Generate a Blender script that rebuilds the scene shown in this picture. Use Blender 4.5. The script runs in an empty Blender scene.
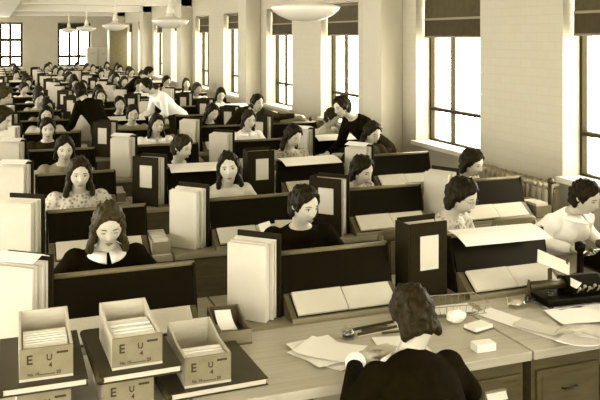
import bpy, bmesh, math, random
from mathutils import Vector, Matrix, Euler, noise

# ------------------------------------------------------------------ camera, sky, exposure
scene = bpy.context.scene
COL = scene.collection
PI = math.pi
TH = math.atan(305 / 800)                    # the room runs off to the left of the picture
cam_d = bpy.data.cameras.new('camera')
cam = bpy.data.objects.new('camera', cam_d)
COL.objects.link(cam)
cam.location = (0, 0, 2.15)
cam.rotation_euler = (PI / 2, 0, -TH)
cam_d.lens = 48.0
cam_d.sensor_width = 36.0
cam_d.shift_y = -164 / 600
cam_d.clip_end = 300
scene.camera = cam

SKY = 13.5
world = bpy.data.worlds.new('world')
scene.world = world
world.use_nodes = True
wn = world.node_tree.nodes
wn['Background'].inputs[0].default_value = (1.0, .98, .93, 1)
wn['Background'].inputs[1].default_value = SKY
vs = scene.view_settings
vs.view_transform = 'Standard'
vs.look = 'None'
vs.exposure = 0.47
vs.gamma = 1.0
vs.use_curve_mapping = False
scene.cycles.use_denoising = True
scene.cycles.max_bounces = 8
scene.cycles.diffuse_bounces = 5
scene.cycles.sample_clamp_indirect = 8

def portal(loc, rot, sx, sy):
    l = bpy.data.lights.new('daylight_opening', 'AREA')
    l.shape = 'RECTANGLE'
    l.size, l.size_y = sx, sy
    l.cycles.is_portal = True
    o = bpy.data.objects.new('daylight_opening', l)
    o.location = loc
    o.rotation_euler = rot
    COL.objects.link(o)

# ------------------------------------------------------------------ materials (a sepia world: everything along one toned ramp)
def sep(L):
    pts = [(0.0, .70, .18), (.03, .76, .28), (.12, .845, .46), (.3, .90, .63), (.5, .93, .735), (.75, .958, .835), (1, .975, .90)]
    for (a, g0, b0), (b, g1, b1) in zip(pts, pts[1:]):
        if L <= b:
            t = (L - a) / (b - a)
            g = g0 + (g1 - g0) * t
            bl = b0 + (b1 - b0) * t
            break
    r = L / (.2126 + .7152 * g + .0722 * bl)
    return (min(r, 1), min(r * g, 1), min(r * bl, 1), 1)

MATS = {}
def mat(name, L, rough=.6, kind=None, L2=None, scale=20, bump=0.0, spec=.4, coord='Object', stretch=(1, 1, 1)):
    if name in MATS:
        return MATS[name]
    m = bpy.data.materials.new(name)
    m.use_nodes = True
    nt = m.node_tree
    b = nt.nodes['Principled BSDF']
    b.inputs['Base Color'].default_value = sep(L)
    b.inputs['Roughness'].default_value = rough
    b.inputs['Specular IOR Level'].default_value = spec
    b.inputs['Specular Tint'].default_value = (1, .84, .55, 1)
    if kind:
        tc = nt.nodes.new('ShaderNodeTexCoord')
        mp = nt.nodes.new('ShaderNodeMapping')
        mp.inputs['Scale'].default_value = stretch
        nt.links.new(tc.outputs[coord], mp.inputs[0])
        if kind == 'noise':
            t = nt.nodes.new('ShaderNodeTexNoise')
            t.inputs['Scale'].default_value = scale
            t.inputs['Detail'].default_value = 5
            fac = t.outputs['Fac']
        elif kind == 'voronoi':
            t = nt.nodes.new('ShaderNodeTexVoronoi')
            t.inputs['Scale'].default_value = scale
            fac = t.outputs['Distance']
        elif kind == 'wave':
            t = nt.nodes.new('ShaderNodeTexWave')
            t.inputs['Scale'].default_value = scale
            t.inputs['Distortion'].default_value = 3
            t.inputs['Detail'].default_value = 3
            fac = t.outputs['Fac']
        elif kind == 'brick':
            t = nt.nodes.new('ShaderNodeTexBrick')
            t.inputs['Scale'].default_value = scale
            t.inputs['Color1'].default_value = (.62, .62, .62, 1)
            t.inputs['Color2'].default_value = (.42, .42, .42, 1)
            t.inputs['Mortar'].default_value = (0, 0, 0, 1)
            t.inputs['Mortar Size'].default_value = .012
            fac = t.outputs['Color']
        if kind == 'brick':                              # courses run along the wall: use (y, z)
            sx = nt.nodes.new('ShaderNodeSeparateXYZ')
            cx = nt.nodes.new('ShaderNodeCombineXYZ')
            nt.links.new(mp.outputs[0], sx.inputs[0])
            nt.links.new(sx.outputs[1], cx.inputs[0])
            nt.links.new(sx.outputs[2], cx.inputs[1])
            nt.links.new(cx.outputs[0], t.inputs['Vector'])
        else:
            nt.links.new(mp.outputs[0], t.inputs['Vector'])
        if L2 is not None:
            r = nt.nodes.new('ShaderNodeValToRGB')
            lo, hi = (.25, .75) if kind in ('noise', 'wave') else (.1, .6)
            r.color_ramp.elements[0].position = lo
            r.color_ramp.elements[1].position = hi
            r.color_ramp.elements[0].color = sep(L)
            r.color_ramp.elements[1].color = sep(L2)
            nt.links.new(fac, r.inputs[0])
            nt.links.new(r.outputs[0], b.inputs['Base Color'])
        if bump:
            bp = nt.nodes.new('ShaderNodeBump')
            bp.inputs['Strength'].default_value = bump
            bp.inputs['Distance'].default_value = .01
            nt.links.new(fac, bp.inputs['Height'])
            nt.links.new(bp.outputs[0], b.inputs['Normal'])
    MATS[name] = m
    return m

M_WALL = mat('painted_plaster', .37, .75, 'noise', .41, 2.5)
M_BRICK = mat('painted_brick', .34, .7, 'brick', .365, 3.33, bump=.12, stretch=(1, 1, 1))
M_CEIL = mat('ceiling_paint', .60, .8, 'noise', .64, 1.5)
M_FLOOR = mat('worn_floor', .10, .5, 'noise', .16, 3)
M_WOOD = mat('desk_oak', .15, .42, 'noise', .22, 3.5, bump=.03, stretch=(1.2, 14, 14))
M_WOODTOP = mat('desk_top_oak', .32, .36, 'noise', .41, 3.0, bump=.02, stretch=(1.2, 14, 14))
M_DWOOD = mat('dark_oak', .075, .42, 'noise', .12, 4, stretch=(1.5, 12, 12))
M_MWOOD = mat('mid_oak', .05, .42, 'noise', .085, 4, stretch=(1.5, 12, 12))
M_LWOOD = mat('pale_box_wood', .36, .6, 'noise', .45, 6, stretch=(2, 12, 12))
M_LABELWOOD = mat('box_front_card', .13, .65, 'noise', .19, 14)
M_BLACK = mat('black_cloth_board', .004, .6, spec=.06)
M_GLOSS = mat('black_lacquer', .003, .35, spec=.045)
M_COVER = mat('black_buckram', .006, .6, 'noise', .010, 60, spec=.08)
M_PAPER = mat('paper', .66, .75, 'noise', .72, 3)
M_PAPER2 = mat('aged_paper', .41, .75, 'noise', .49, 4)
M_EDGE = mat('page_edges', .50, .8, 'wave', .66, 60, stretch=(1, 1, 0))
M_SKIN = mat('skin', .36, .5, 'noise', .41, 12)
M_LIP = mat('lips', .13, .45)
M_EYEW = mat('eye_white', .38, .3)
M_DARK = mat('dark_brown', .012, .5)
M_IRON = mat('dark_iron', .02, .4, spec=.5)
M_STEEL = mat('grey_steel', .20, .35, spec=.6)
M_FRAME = mat('window_frame_paint', .02, .6, spec=.1)
M_SILL = mat('sill_paint', .58, .55)
M_BLIND = mat('window_blind_cloth', .016, .8, 'noise', .026, 14)
M_RAD = mat('radiator_paint', .24, .45)
M_INK = mat('printed_ink', .02, .6)
M_CAB = mat('pale_cabinet', .45, .5)

def glass_mat(name, rough=.02, refl=.05):
    m = bpy.data.materials.new(name)
    m.use_nodes = True
    nt = m.node_tree
    for n in list(nt.nodes):
        nt.nodes.remove(n)
    out = nt.nodes.new('ShaderNodeOutputMaterial')
    tr = nt.nodes.new('ShaderNodeBsdfTransparent')
    gl = nt.nodes.new('ShaderNodeBsdfGlossy')
    gl.inputs['Roughness'].default_value = rough
    tr.inputs[0].default_value = (.96, .95, .9, 1)
    mx = nt.nodes.new('ShaderNodeMixShader')
    mx.inputs[0].default_value = refl
    nt.links.new(tr.outputs[0], mx.inputs[1])
    nt.links.new(gl.outputs[0], mx.inputs[2])
    nt.links.new(mx.outputs[0], out.inputs[0])
    return m
M_PANE = glass_mat('window_glass')
M_GLASS = glass_mat('clear_glass', .08, .09)

def lamp_mat():
    m = mat('opal_glass', .58, .25, spec=.4)
    b = m.node_tree.nodes['Principled BSDF']
    b.inputs['Emission Color'].default_value = (1, .95, .82, 1)
    b.inputs['Emission Strength'].default_value = 0
    return m
M_OPAL = lamp_mat()
M_HAIR = [mat('black_hair', .003, .5, 'noise', .009, 1, bump=.35, spec=.09, stretch=(75, 75, 9)),
          mat('dark_brown_hair', .004, .5, 'noise', .017, 1, bump=.35, spec=.10, stretch=(75, 75, 9)),
          mat('brown_hair', .007, .5, 'noise', .04, 1, bump=.35, spec=.12, stretch=(75, 75, 9))]
M_CLOTH = {
    'black': mat('black_wool', .003, .9, 'noise', .006, 30, spec=.03),
    'dark': mat('dark_wool', .010, .9, 'noise', .018, 30, spec=.05),
    'grey': mat('grey_cloth', .14, .8, 'noise', .2, 20),
    'print': mat('dark_print_cloth', .03, .8, 'voronoi', .30, 34),
    'lightprint': mat('light_print_cloth', .10, .8, 'voronoi', .5, 42),
    'light': mat('pale_cloth', .42, .8, 'noise', .5, 10),
    'white': mat('white_cotton', .78, .8, 'noise', .84, 10)}
CLOTH_WORD = {'black': 'black dress', 'dark': 'dark dress', 'grey': 'grey blouse', 'print': 'dark patterned blouse',
              'lightprint': 'light patterned blouse', 'light': 'pale blouse', 'white': 'white blouse'}

# ------------------------------------------------------------------ mesh helpers
class MB:
    """collects closed shapes; build() links them as one mesh object"""
    def __init__(self):
        self.v, self.f = [], []
    def add(self, vs, fs):
        n = len(self.v)
        self.v += [Vector(p) for p in vs]
        self.f += [[i + n for i in f] for f in fs]
        return self
    def box(self, x0, x1, y0, y1, z0, z1, M=None):
        vs = [Vector((x, y, z)) for z in (z0, z1) for y in (y0, y1) for x in (x0, x1)]
        if M is not None:
            vs = [M @ p for p in vs]
        return self.add(vs, [(0, 2, 3, 1), (4, 5, 7, 6), (0, 1, 5, 4), (1, 3, 7, 5), (3, 2, 6, 7), (2, 0, 4, 6)])
    def prism(self, prof, x0, x1):
        """profile in (y, z), counter-clockwise seen from +x, extruded along x"""
        n = len(prof)
        vs = [(x0, y, z) for y, z in prof] + [(x1, y, z) for y, z in prof]
        fs = [list(range(n))[::-1], list(range(n, 2 * n))]
        fs += [(i, (i + 1) % n, n + (i + 1) % n, n + i) for i in range(n)]
        return self.add(vs, fs)
    def tube(self, pts, rad, n=8, sx=1.0):
        pts = [Vector(p) for p in pts]
        if not hasattr(rad, '__len__'):
            rad = [rad] * len(pts)
        vs, fs = [], []
        up = None
        for i, p in enumerate(pts):
            d = (pts[min(i + 1, len(pts) - 1)] - pts[max(i - 1, 0)]).normalized()
            if up is None:
                up = Vector((0, 0, 1)) if abs(d.z) < .9 else Vector((1, 0, 0))
            a = d.cross(up).normalized()
            b = a.cross(d).normalized()
            up = b
            for k in range(n):
                t = 2 * PI * k / n
                vs.append(p + a * math.cos(t) * rad[i] * sx + b * math.sin(t) * rad[i])
        for i in range(len(pts) - 1):
            for k in range(n):
                fs.append((i * n + k, i * n + (k + 1) % n, (i + 1) * n + (k + 1) % n, (i + 1) * n + k))
        fs.append(list(range(n))[::-1])
        m = (len(pts) - 1) * n
        fs.append([m + k for k in range(n)])
        return self.add(vs, fs)
    def rings(self, rings, n=20):
        """rings = [(centre, rx, ry, tilt about x)]"""
        vs, fs = [], []
        for c, rx, ry, tilt in rings:
            R = Matrix.Rotation(tilt, 3, 'X')
            for k in range(n):
                t = 2 * PI * k / n
                vs.append(Vector(c) + R @ Vector((math.cos(t) * rx, math.sin(t) * ry, 0)))
        for i in range(len(rings) - 1):
            for k in range(n):
                fs.append((i * n + k, i * n + (k + 1) % n, (i + 1) * n + (k + 1) % n, (i + 1) * n + k))
        fs.append(list(range(n))[::-1])
        m = (len(rings) - 1) * n
        fs.append([m + k for k in range(n)])
        return self.add(vs, fs)
    def ball(self, c, r, n=12, M=None):
        if not hasattr(r, '__len__'):
            r = (r, r, r)
        vs, fs = [], []
        h = max(4, n // 2 + 1)
        for i in range(1, h):
            for k in range(n):
                p, t = PI * i / h, 2 * PI * k / n
                vs.append(Vector((r[0] * math.sin(p) * math.cos(t), r[1] * math.sin(p) * math.sin(t), r[2] * math.cos(p))))
        top, bot = len(vs), len(vs) + 1
        vs += [Vector((0, 0, r[2])), Vector((0, 0, -r[2]))]
        for i in range(h - 2):
            for k in range(n):
                fs.append((i * n + k, (i + 1) * n + k, (i + 1) * n + (k + 1) % n, i * n + (k + 1) % n))
        for k in range(n):
            fs.append((top, k, (k + 1) % n))
            fs.append((bot, (h - 2) * n + (k + 1) % n, (h - 2) * n + k))
        if M is not None:
            vs = [M @ p for p in vs]
        return self.add([p + Vector(c) for p in vs], fs)
    def limb(self, p0, r0, p1, r1, n=12):
        self.tube([p0, p1], [r0, r1], n)
        self.ball(p0, r0, n)
        return self.ball(p1, r1, n)
    def lathe(self, prof, n=28, c=(0, 0, 0)):
        vs, fs = [], []
        for r, z in prof:
            for k in range(n):
                t = 2 * PI * k / n
                vs.append((c[0] + r * math.cos(t), c[1] + r * math.sin(t), c[2] + z))
        for i in range(len(prof) - 1):
            for k in range(n):
                fs.append((i * n + k, i * n + (k + 1) % n, (i + 1) * n + (k + 1) % n, (i + 1) * n + k))
        return self.add(vs, fs)
    def mesh(self, name, smooth=False, bevel=0.0, xform=None):
        me = bpy.data.meshes.new(name)
        vs = self.v if xform is None else [xform @ p for p in self.v]
        me.from_pydata([tuple(p) for p in vs], [], self.f)
        bm = bmesh.new()
        bm.from_mesh(me)
        bmesh.ops.recalc_face_normals(bm, faces=bm.faces)
        if bevel:
            bmesh.ops.bevel(bm, geom=list(bm.edges), offset=bevel, segments=2, affect='EDGES', profile=.6)
        bm.to_mesh(me)
        bm.free()
        if smooth:
            for p in me.polygons:
                p.use_smooth = True
        me.update()
        return me
    def build(self, name, m, parent=None, smooth=False, bevel=0.0, M=None):
        return inst(name, self.mesh(name, smooth, bevel), m, parent, M)

def inst(name, me, m, parent=None, M=None):
    o = bpy.data.objects.new(name, me)
    COL.objects.link(o)
    if m is not None:
        if not me.materials:
            me.materials.append(m)
        elif me.materials[0] != m:
            o.material_slots[0].link = 'OBJECT'
            o.material_slots[0].material = m
    if parent is not None:
        o.parent = parent
    if M is not None:
        o.matrix_local = M
    return o

def tag(o, label=None, cat=None, group=None, kind=None):
    for k, val in (('label', label), ('category', cat), ('group', group), ('kind', kind)):
        if val:
            o[k] = val
    return o

def thing(name, label, cat, loc=(0, 0, 0), rz=0.0, group=None):
    o = bpy.data.objects.new(name, None)
    COL.objects.link(o)
    o.empty_display_size = .1
    o.location = loc
    o.rotation_euler = (0, 0, rz)
    return tag(o, label, cat, group)

def place(o, loc, rz=0.0, rx=0.0, ry=0.0):
    o.location = loc
    o.rotation_euler = (rx, ry, rz)
    return o

def kids(o):
    return [c for c in bpy.data.objects if c.parent == o]

CHILD = {}
def copy_tree(root, parent=None):
    c = root.copy()
    COL.objects.link(c)
    if parent is not None:
        mb, mp = root.matrix_basis.copy(), root.matrix_parent_inverse.copy()
        c.parent = parent
        c.matrix_parent_inverse = mp
        c.matrix_basis = mb
    for ch in CHILD.setdefault(root.name, kids(root)):
        copy_tree(ch, c)
    return c

def text_mesh(s, size, extrude=.0006):
    cu = bpy.data.curves.new('lettering', 'FONT')
    cu.body = s
    cu.size = size
    cu.extrude = extrude
    cu.offset = size * .022
    cu.align_x = 'CENTER'
    o = bpy.data.objects.new('lettering', cu)
    COL.objects.link(o)
    dg = bpy.context.evaluated_depsgraph_get()
    me = bpy.data.meshes.new_from_object(o.evaluated_get(dg))
    bpy.data.objects.remove(o)
    return me

def remesh(mb, name, voxel, smooth_it=4):
    me = mb.mesh(name)
    o = bpy.data.objects.new(name, me)
    COL.objects.link(o)
    r = o.modifiers.new('r', 'REMESH')
    r.mode = 'VOXEL'
    r.voxel_size = voxel
    r.use_smooth_shade = True
    if smooth_it:
        s = o.modifiers.new('s', 'SMOOTH')
        s.factor = .5
        s.iterations = smooth_it
    dg = bpy.context.evaluated_depsgraph_get()
    out = bpy.data.meshes.new_from_object(o.evaluated_get(dg))
    out.name = name
    bpy.data.objects.remove(o)
    bpy.data.meshes.remove(me)
    for p in out.polygons:
        p.use_smooth = True
    return out

# ------------------------------------------------------------------ the room
WR, CEIL, FARV, LEFT, BACK = 4.3, 3.1, 31.0, -5.0, -3.0
BAY = 5.15
WZ0, WZ1 = 1.0, 2.6
tag(MB().box(LEFT, WR + .3, BACK, FARV + .3, -.1, 0).build('floor', M_FLOOR), kind='structure')
ceil = tag(MB().box(LEFT, WR + .3, BACK, FARV + .3, CEIL, CEIL + .2).build('ceiling', M_CEIL), kind='structure')
wins = []
for k in range(-1, 5):
    wins += [(4.06 + BAY * k, 5.30 + BAY * k), (6.48 + BAY * k, 7.72 + BAY * k)]
wr = MB().box(WR, WR + .3, BACK, FARV, 0, WZ0).box(WR, WR + .3, BACK, FARV, WZ1, CEIL)
edge = BACK
for a, b in wins:
    wr.box(WR, WR + .3, edge, a, WZ0, WZ1)
    edge = b
wr.box(WR, WR + .3, edge, FARV, WZ0, WZ1)
wall_right = tag(wr.build('wall_right', M_BRICK), kind='structure')
# the far wall
fwins = [(-2.68, -1.48), (-.25, .955), (2.18, 3.38)]
fw = MB().box(LEFT, WR + .3, FARV, FARV + .3, 0, WZ0).box(LEFT, WR + .3, FARV, FARV + .3, WZ1 + .05, CEIL)
edge = LEFT
for a, b in fwins:
    fw.box(edge, a, FARV, FARV + .3, WZ0, WZ1 + .05)
    edge = b
fw.box(edge, WR + .3, FARV, FARV + .3, WZ0, WZ1 + .05)
tag(fw.build('wall_back', M_WALL), kind='structure')
# the side wall and the wall behind the viewer, each with tall windows
lw, edge = MB().box(LEFT - .3, LEFT, BACK, FARV, 0, .9).box(LEFT - .3, LEFT, BACK, FARV, 2.75, CEIL), BACK
for k in range(13):
    a = -2.4 + 2.57 * k
    lw.box(LEFT - .3, LEFT, edge, a, .9, 2.75)
    edge = a + 1.75
    portal((LEFT - .28, a + .875, 1.82), (0, -PI / 2, 0), 1.85, 1.75)
lw.box(LEFT - .3, LEFT, edge, FARV, .9, 2.75)
tag(lw.build('wall_left', M_WALL), kind='structure')
rw, edge = MB().box(LEFT, WR, BACK - .3, BACK, 0, .9).box(LEFT, WR, BACK - .3, BACK, 2.75, CEIL), LEFT
for k in range(3):
    a = -4.4 + 2.3 * k
    rw.box(edge, a, BACK - .3, BACK, .9, 2.75)
    edge = a + 1.6
    portal((a + .8, BACK - .28, 1.82), (PI / 2, 0, 0), 1.6, 1.85)
rw.box(edge, WR, BACK - .3, BACK, .9, 2.75)
tag(rw.build('wall_front', M_WALL), kind='structure')
# columns and beams
n = 1
for k in range(-1, 5):
    v = 8.03 + BAY * k
    tag(MB().box(WR - .27, WR - .002, v, v + .47, 0, CEIL - .002).build('trim_%d' % n, M_WALL, bevel=.008), kind='structure')
    n += 1
    MB().box(.5, WR - .001, v, v + .47, CEIL - .25, CEIL + .01).build('beam', M_CEIL, ceil)
MB().box(-.35, .48, BACK, FARV, CEIL - .27, CEIL + .01).build('beam', M_CEIL, ceil)
tag(MB().box(WR - .02, WR - .001, BACK, FARV, 0, .14).build('baseboard_right', M_DWOOD), kind='structure')

def window(num, width, z0, z1, M, far=False):
    """local: x along the wall, y outwards, z up; origin at the sill's middle on the wall's inner face"""
    root = bpy.data.objects.new('window_%d' % num, None)
    COL.objects.link(root)
    root.matrix_world = M
    tag(root, kind='structure')
    h = z1 - z0
    w = width / 2
    y0, y1 = .17, .22
    f = .030 if not far else .08
    bar = .011 if not far else .05
    MB().box(-w, w, y0, y1, 0, f).box(-w, w, y0, y1, h - f, h).box(-w, -w + f, y0, y1, f, h - f).box(w - f, w, y0, y1, f, h - f).build('window_frame', M_FRAME, root)
    xm = -w + width * .36
    if far:                                              # a second bar divides the wider far lights
        MB().box(-xm - .05, -xm + .05, y0, y1 + .003, f, h - f).build('mullion', M_FRAME, root)
    tz = .34
    MB().box(-w + f, w - f, y0 - .01, y1 + .005, tz, tz + (.034 if not far else .1)).build('transom', M_FRAME, root)
    MB().box(xm - bar, xm + bar, y0, y1, tz + .034, h - f).build('mullion', M_FRAME, root)
    MB().box(xm - bar, xm + bar, y0, y1, f, tz).build('mullion', M_FRAME, root)
    for xa, xb, za, zb in ((-w + f, xm - bar, f, tz), (xm + bar, w - f, f, tz), (-w + f, xm - bar, tz + .034, h - f), (xm + bar, w - f, tz + .034, h - f)):
        MB().box(xa, xb, .192, .196, za, zb).build('pane', M_PANE, root)
    MB().box(-w - .03, w + .03, -.05, .165, -.035, .012).build('window_sill', M_SILL, root, bevel=.006)
    return root

def wall_matrix_right(v):
    return Matrix.Translation((WR, v, WZ0)) @ Matrix.Rotation(-PI / 2, 4, 'Z')
ORD = ['first', 'second', 'third', 'fourth', 'fifth', 'sixth', 'seventh', 'eighth', 'ninth', 'tenth', 'eleventh', 'twelfth',
       'thirteenth', 'fourteenth', 'fifteenth', 'sixteenth', 'seventeenth', 'eighteenth']
bl_drop = {0: .43, 1: .45, 2: .43, 3: .42, 4: .30, 5: .36, 6: .3, 7: .34, 8: .3, 9: .3, 10: .3, 11: .3}
num = 1
vis = 0
for i, (a, b) in enumerate(wins):
    if i < 2:                                            # beside and behind the viewer: bare openings
        portal((WR + .28, (a + b) / 2, (WZ0 + WZ1) / 2), (0, PI / 2, 0), WZ1 - WZ0, b - a)
        continue
    v = (a + b) / 2
    window(num, b - a, WZ0, WZ1, wall_matrix_right(v))
    portal((WR + .28, v, (WZ0 + WZ1) / 2), (0, PI / 2, 0), WZ1 - WZ0, b - a)
    num += 1
    d = bl_drop[vis]
    r = thing('window_blind', 'dark cloth blind pulled part-way down the %s window from the camera' % ORD[vis], 'blind', (WR + .1, v, WZ1), -PI / 2)
    w = (b - a) / 2 - .015
    MB().tube([(-w, 0, -.03), (w, 0, -.03)], .026, 12).build('roller', M_DWOOD, r, True)
    MB().box(-w + .01, w - .01, -.004, .004, -d * .58, -.03).build('upper_cloth', mat('blind_cloth_worn', .030, .8, 'noise', .045, 14), r)
    MB().box(-w + .01, w - .01, -.008, .004, -d, -d * .62).build('lower_cloth', M_BLIND, r)
    MB().box(-w + .005, w - .005, -.010, .006, -d * .625, -d * .575).build('blind_rail', mat('blind_rail_paint', .16, .6), r)
    MB().box(-w + .005, w - .005, -.010, .006, -d - .02, -d).build('blind_rail', M_DWOOD, r)
    vis += 1
for i, (a, b) in enumerate(fwins):
    window(num, b - a, WZ0, WZ1 + .05, Matrix.Translation(((a + b) / 2, FARV, WZ0)), True)
    portal(((a + b) / 2, FARV + .28, (WZ0 + WZ1) / 2), (-PI / 2, 0, 0), b - a, WZ1 - WZ0)
    num += 1
    if i == 0:
        continue
    r = thing('window_blind', ['dark blind across the far wall window with many small panes', 'dark blind at the top of the far wall window behind the lamps'][i - 1], 'blind', ((a + b) / 2, FARV + .1, WZ1 + .05))
    w = (b - a) / 2 - .015
    z0, z1 = ((-.68, -.58), (-.26, -.02))[i - 1]
    MB().tube([(-w, 0, -.03), (w, 0, -.03)], .026, 10).build('roller', M_DWOOD, r, True)
    MB().box(-w + .01, w - .01, -.006, .004, z0, z1).build('blind_cloth', M_BLIND, r)
    MB().box(-w + .005, w - .005, -.010, .006, z0 - .02, z0).build('blind_rail', M_DWOOD, r)

# pendant lamps
lamp_words = ['big white glass pendant bowl closest to the camera', 'white pendant bowl lamp, second from the camera', 'white pendant bowl lamp, third from the camera',
              'small far white pendant bowl lamp before the far window', 'farthest white pendant bowl lamp by the far wall']
bowl = MB().lathe([(0, -.10), (.05, -.098), (.12, -.085), (.19, -.055), (.235, -.02), (.25, .004), (.24, .012), (.18, .03), (.09, .05), (.05, .075), (.045, .10), (0, .10)], 36).mesh('bowl', True)
capm = MB().lathe([(0, .10), (.05, .10), (.05, .13), (.032, .20), (.02, .22), (0, .22)], 20).mesh('cap', True)
for k in range(5):
    v = 5.32 + 5.2 * k
    r = thing('pendant_lamp', lamp_words[k], 'lamp', (2.17 if k else 2.07, v, 2.35), 0, 'pendant lamps in a row along the ceiling')
    inst('bowl', bowl, M_OPAL, r)
    inst('cap', capm, M_SILL, r)
    MB().tube([(0, 0, .21), (0, 0, CEIL - 2.35)], .012, 8).build('stem', M_SILL, r, True)
    MB().lathe([(0, CEIL - 2.35), (.07, CEIL - 2.35), (.06, CEIL - 2.385), (0, CEIL - 2.39)], 20).build('ceiling_rose', M_SILL, r, True)

# radiator under the pier between the two near windows
r = thing('radiator', 'pale cast-iron column radiator against the brick pier', 'radiator', (WR - .13, 5.25, 0))
sec = MB()
for y in (-.06, 0, .06):
    sec.tube([(y, 0, .10), (y, 0, .94)], .027, 8, .55)
sec.box(-.07, .07, -.007, .007, .14, .92).tube([(-.06, 0, .12), (.06, 0, .12)], .022, 8).tube([(-.06, 0, .94), (.06, 0, .94)], .022, 8).ball((-.06, 0, .945), .024, 8).ball((.06, 0, .945), .024, 8)
secm = sec.mesh('section', True)
for k in range(17):
    inst('section', secm, M_RAD, r, Matrix.Translation((0, .03 + k * .07, 0)))
MB().tube([(0, .0, .90), (0, 1.18, .90)], .018, 8).build('pipe', M_RAD, r, True)
MB().tube([(-.06, -.04, 0), (-.06, -.04, 1.0)], .022, 8).ball((-.06, -.04, 1.0), .03, 8).build('valve_pipe', M_IRON, r, True)
MB().box(-.05, .05, .05, .09, 0, .12).box(-.05, .05, 1.08, 1.12, 0, .12).build('foot', M_RAD, r)
r2 = thing('radiator', 'pale radiator below the middle windows behind the bending woman', 'radiator', (WR - .13, 5.25 + BAY, 0))
for c in kids(r):
    copy_tree(c, r2)

# file cabinets and a locker by the far corner
for k in range(3):
    r = thing('filing_cabinet', ['pale filing cabinet at far wall, beside the far window', 'pale filing cabinet at far wall, middle of three', 'pale filing cabinet at far wall, closest to the room corner'][k], 'cabinet', (3.32 + .39 * k, 29.9, 0), 0, 'filing cabinets by the far wall')
    MB().box(-.19, .19, 0, .6, 0, 1.72).build('body', M_CAB, r, bevel=.006)
    for j in range(4):
        d = MB().box(-.175, .175, -.02, -.001, .1 + .4 * j, .1 + .4 * j + .38).build('drawer', M_CAB, r, bevel=.004)
        MB().box(-.05, .05, -.035, -.021, .3 + .4 * j, .32 + .4 * j).build('handle', M_STEEL, d)
r = thing('locker', 'tall dark wooden locker by the last column', 'locker', (3.92, 27.6, 0))
MB().box(-.3, .3, 0, .55, 0, 2.45).build('body', M_DWOOD, r, bevel=.006)
for s in (-1, 1):
    d = MB().box(-.145, .145, -.02, -.001, .08, 2.4).build('door', M_DWOOD, r, bevel=.004, M=Matrix.Translation((s * .148, 0, 0)))
    MB().box(-.01 - s * .11, .01 - s * .11, -.04, -.021, 1.1, 1.22).build('handle', M_STEEL, d)

# ------------------------------------------------------------------ people
def g2(a, b):
    return math.exp(-(a * a + b * b))

def head_point(d):
    """surface of a woman's head along unit direction d; face towards -y"""
    x, y, z = d.x * .073, d.y * .094, d.z * .114
    t = max(0, -z / .114)
    x *= 1 - .30 * t ** 1.4
    if y > 0:
        y *= 1 + .06 * (1 - t) - .45 * t
        y += .006
    else:
        y *= 1 - .06 * t
        # forehead and face are flatter than a ball
        y = -.094 * (abs(y) / .094) ** .82 if y < 0 else y
        y *= 1 - .10 * t
        ax = abs(x)
        y -= .024 * g2(x / .0125, (z + .026) / .019) + .012 * g2(x / .010, (z - .004) / .028)
        y += .010 * g2((ax - .031) / .016, (z - .008) / .013)
        y -= .004 * g2((ax - .036) / .018, (z + .03) / .022)
        y -= .007 * g2(x / .022, (z + .064) / .011)
        y += .003 * g2(x / .02, (z + .080) / .006)
        y -= .010 * g2(x / .024, (z + .100) / .014)
        y -= .004 * g2((ax - .03) / .02, (z - .03) / .010)
    return Vector((x, y, z))

def sphere_dirs(nu, nv):
    out, fs = [], []
    for i in range(1, nv):
        for k in range(nu):
            p, t = PI * i / nv, 2 * PI * k / nu
            out.append(Vector((math.sin(p) * math.cos(t), math.sin(p) * math.sin(t), math.cos(p))))
    top, bot = len(out), len(out) + 1
    out += [Vector((0, 0, 1)), Vector((0, 0, -1))]
    for i in range(nv - 2):
        for k in range(nu):
            fs.append((i * nu + k, (i + 1) * nu + k, (i + 1) * nu + (k + 1) % nu, i * nu + (k + 1) % nu))
    for k in range(nu):
        fs.append((top, k, (k + 1) % nu))
        fs.append((bot, (nv - 2) * nu + (k + 1) % nu, (nv - 2) * nu + k))
    return out, fs

def add_head(mb, M):
    ds, fs = sphere_dirs(72, 56)
    mb.add([M @ head_point(d) for d in ds], fs)
    for s in (-1, 1):
        mb.ball(M @ Vector((s * .070, .008, -.008)), .016, 8)
        mb.ball(M @ Vector((s * .071, .012, .008)), .018, 8)

def smooth01(a, b, x):
    t = min(1, max(0, (x - a) / (b - a)))
    return t * t * (3 - 2 * t)

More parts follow.
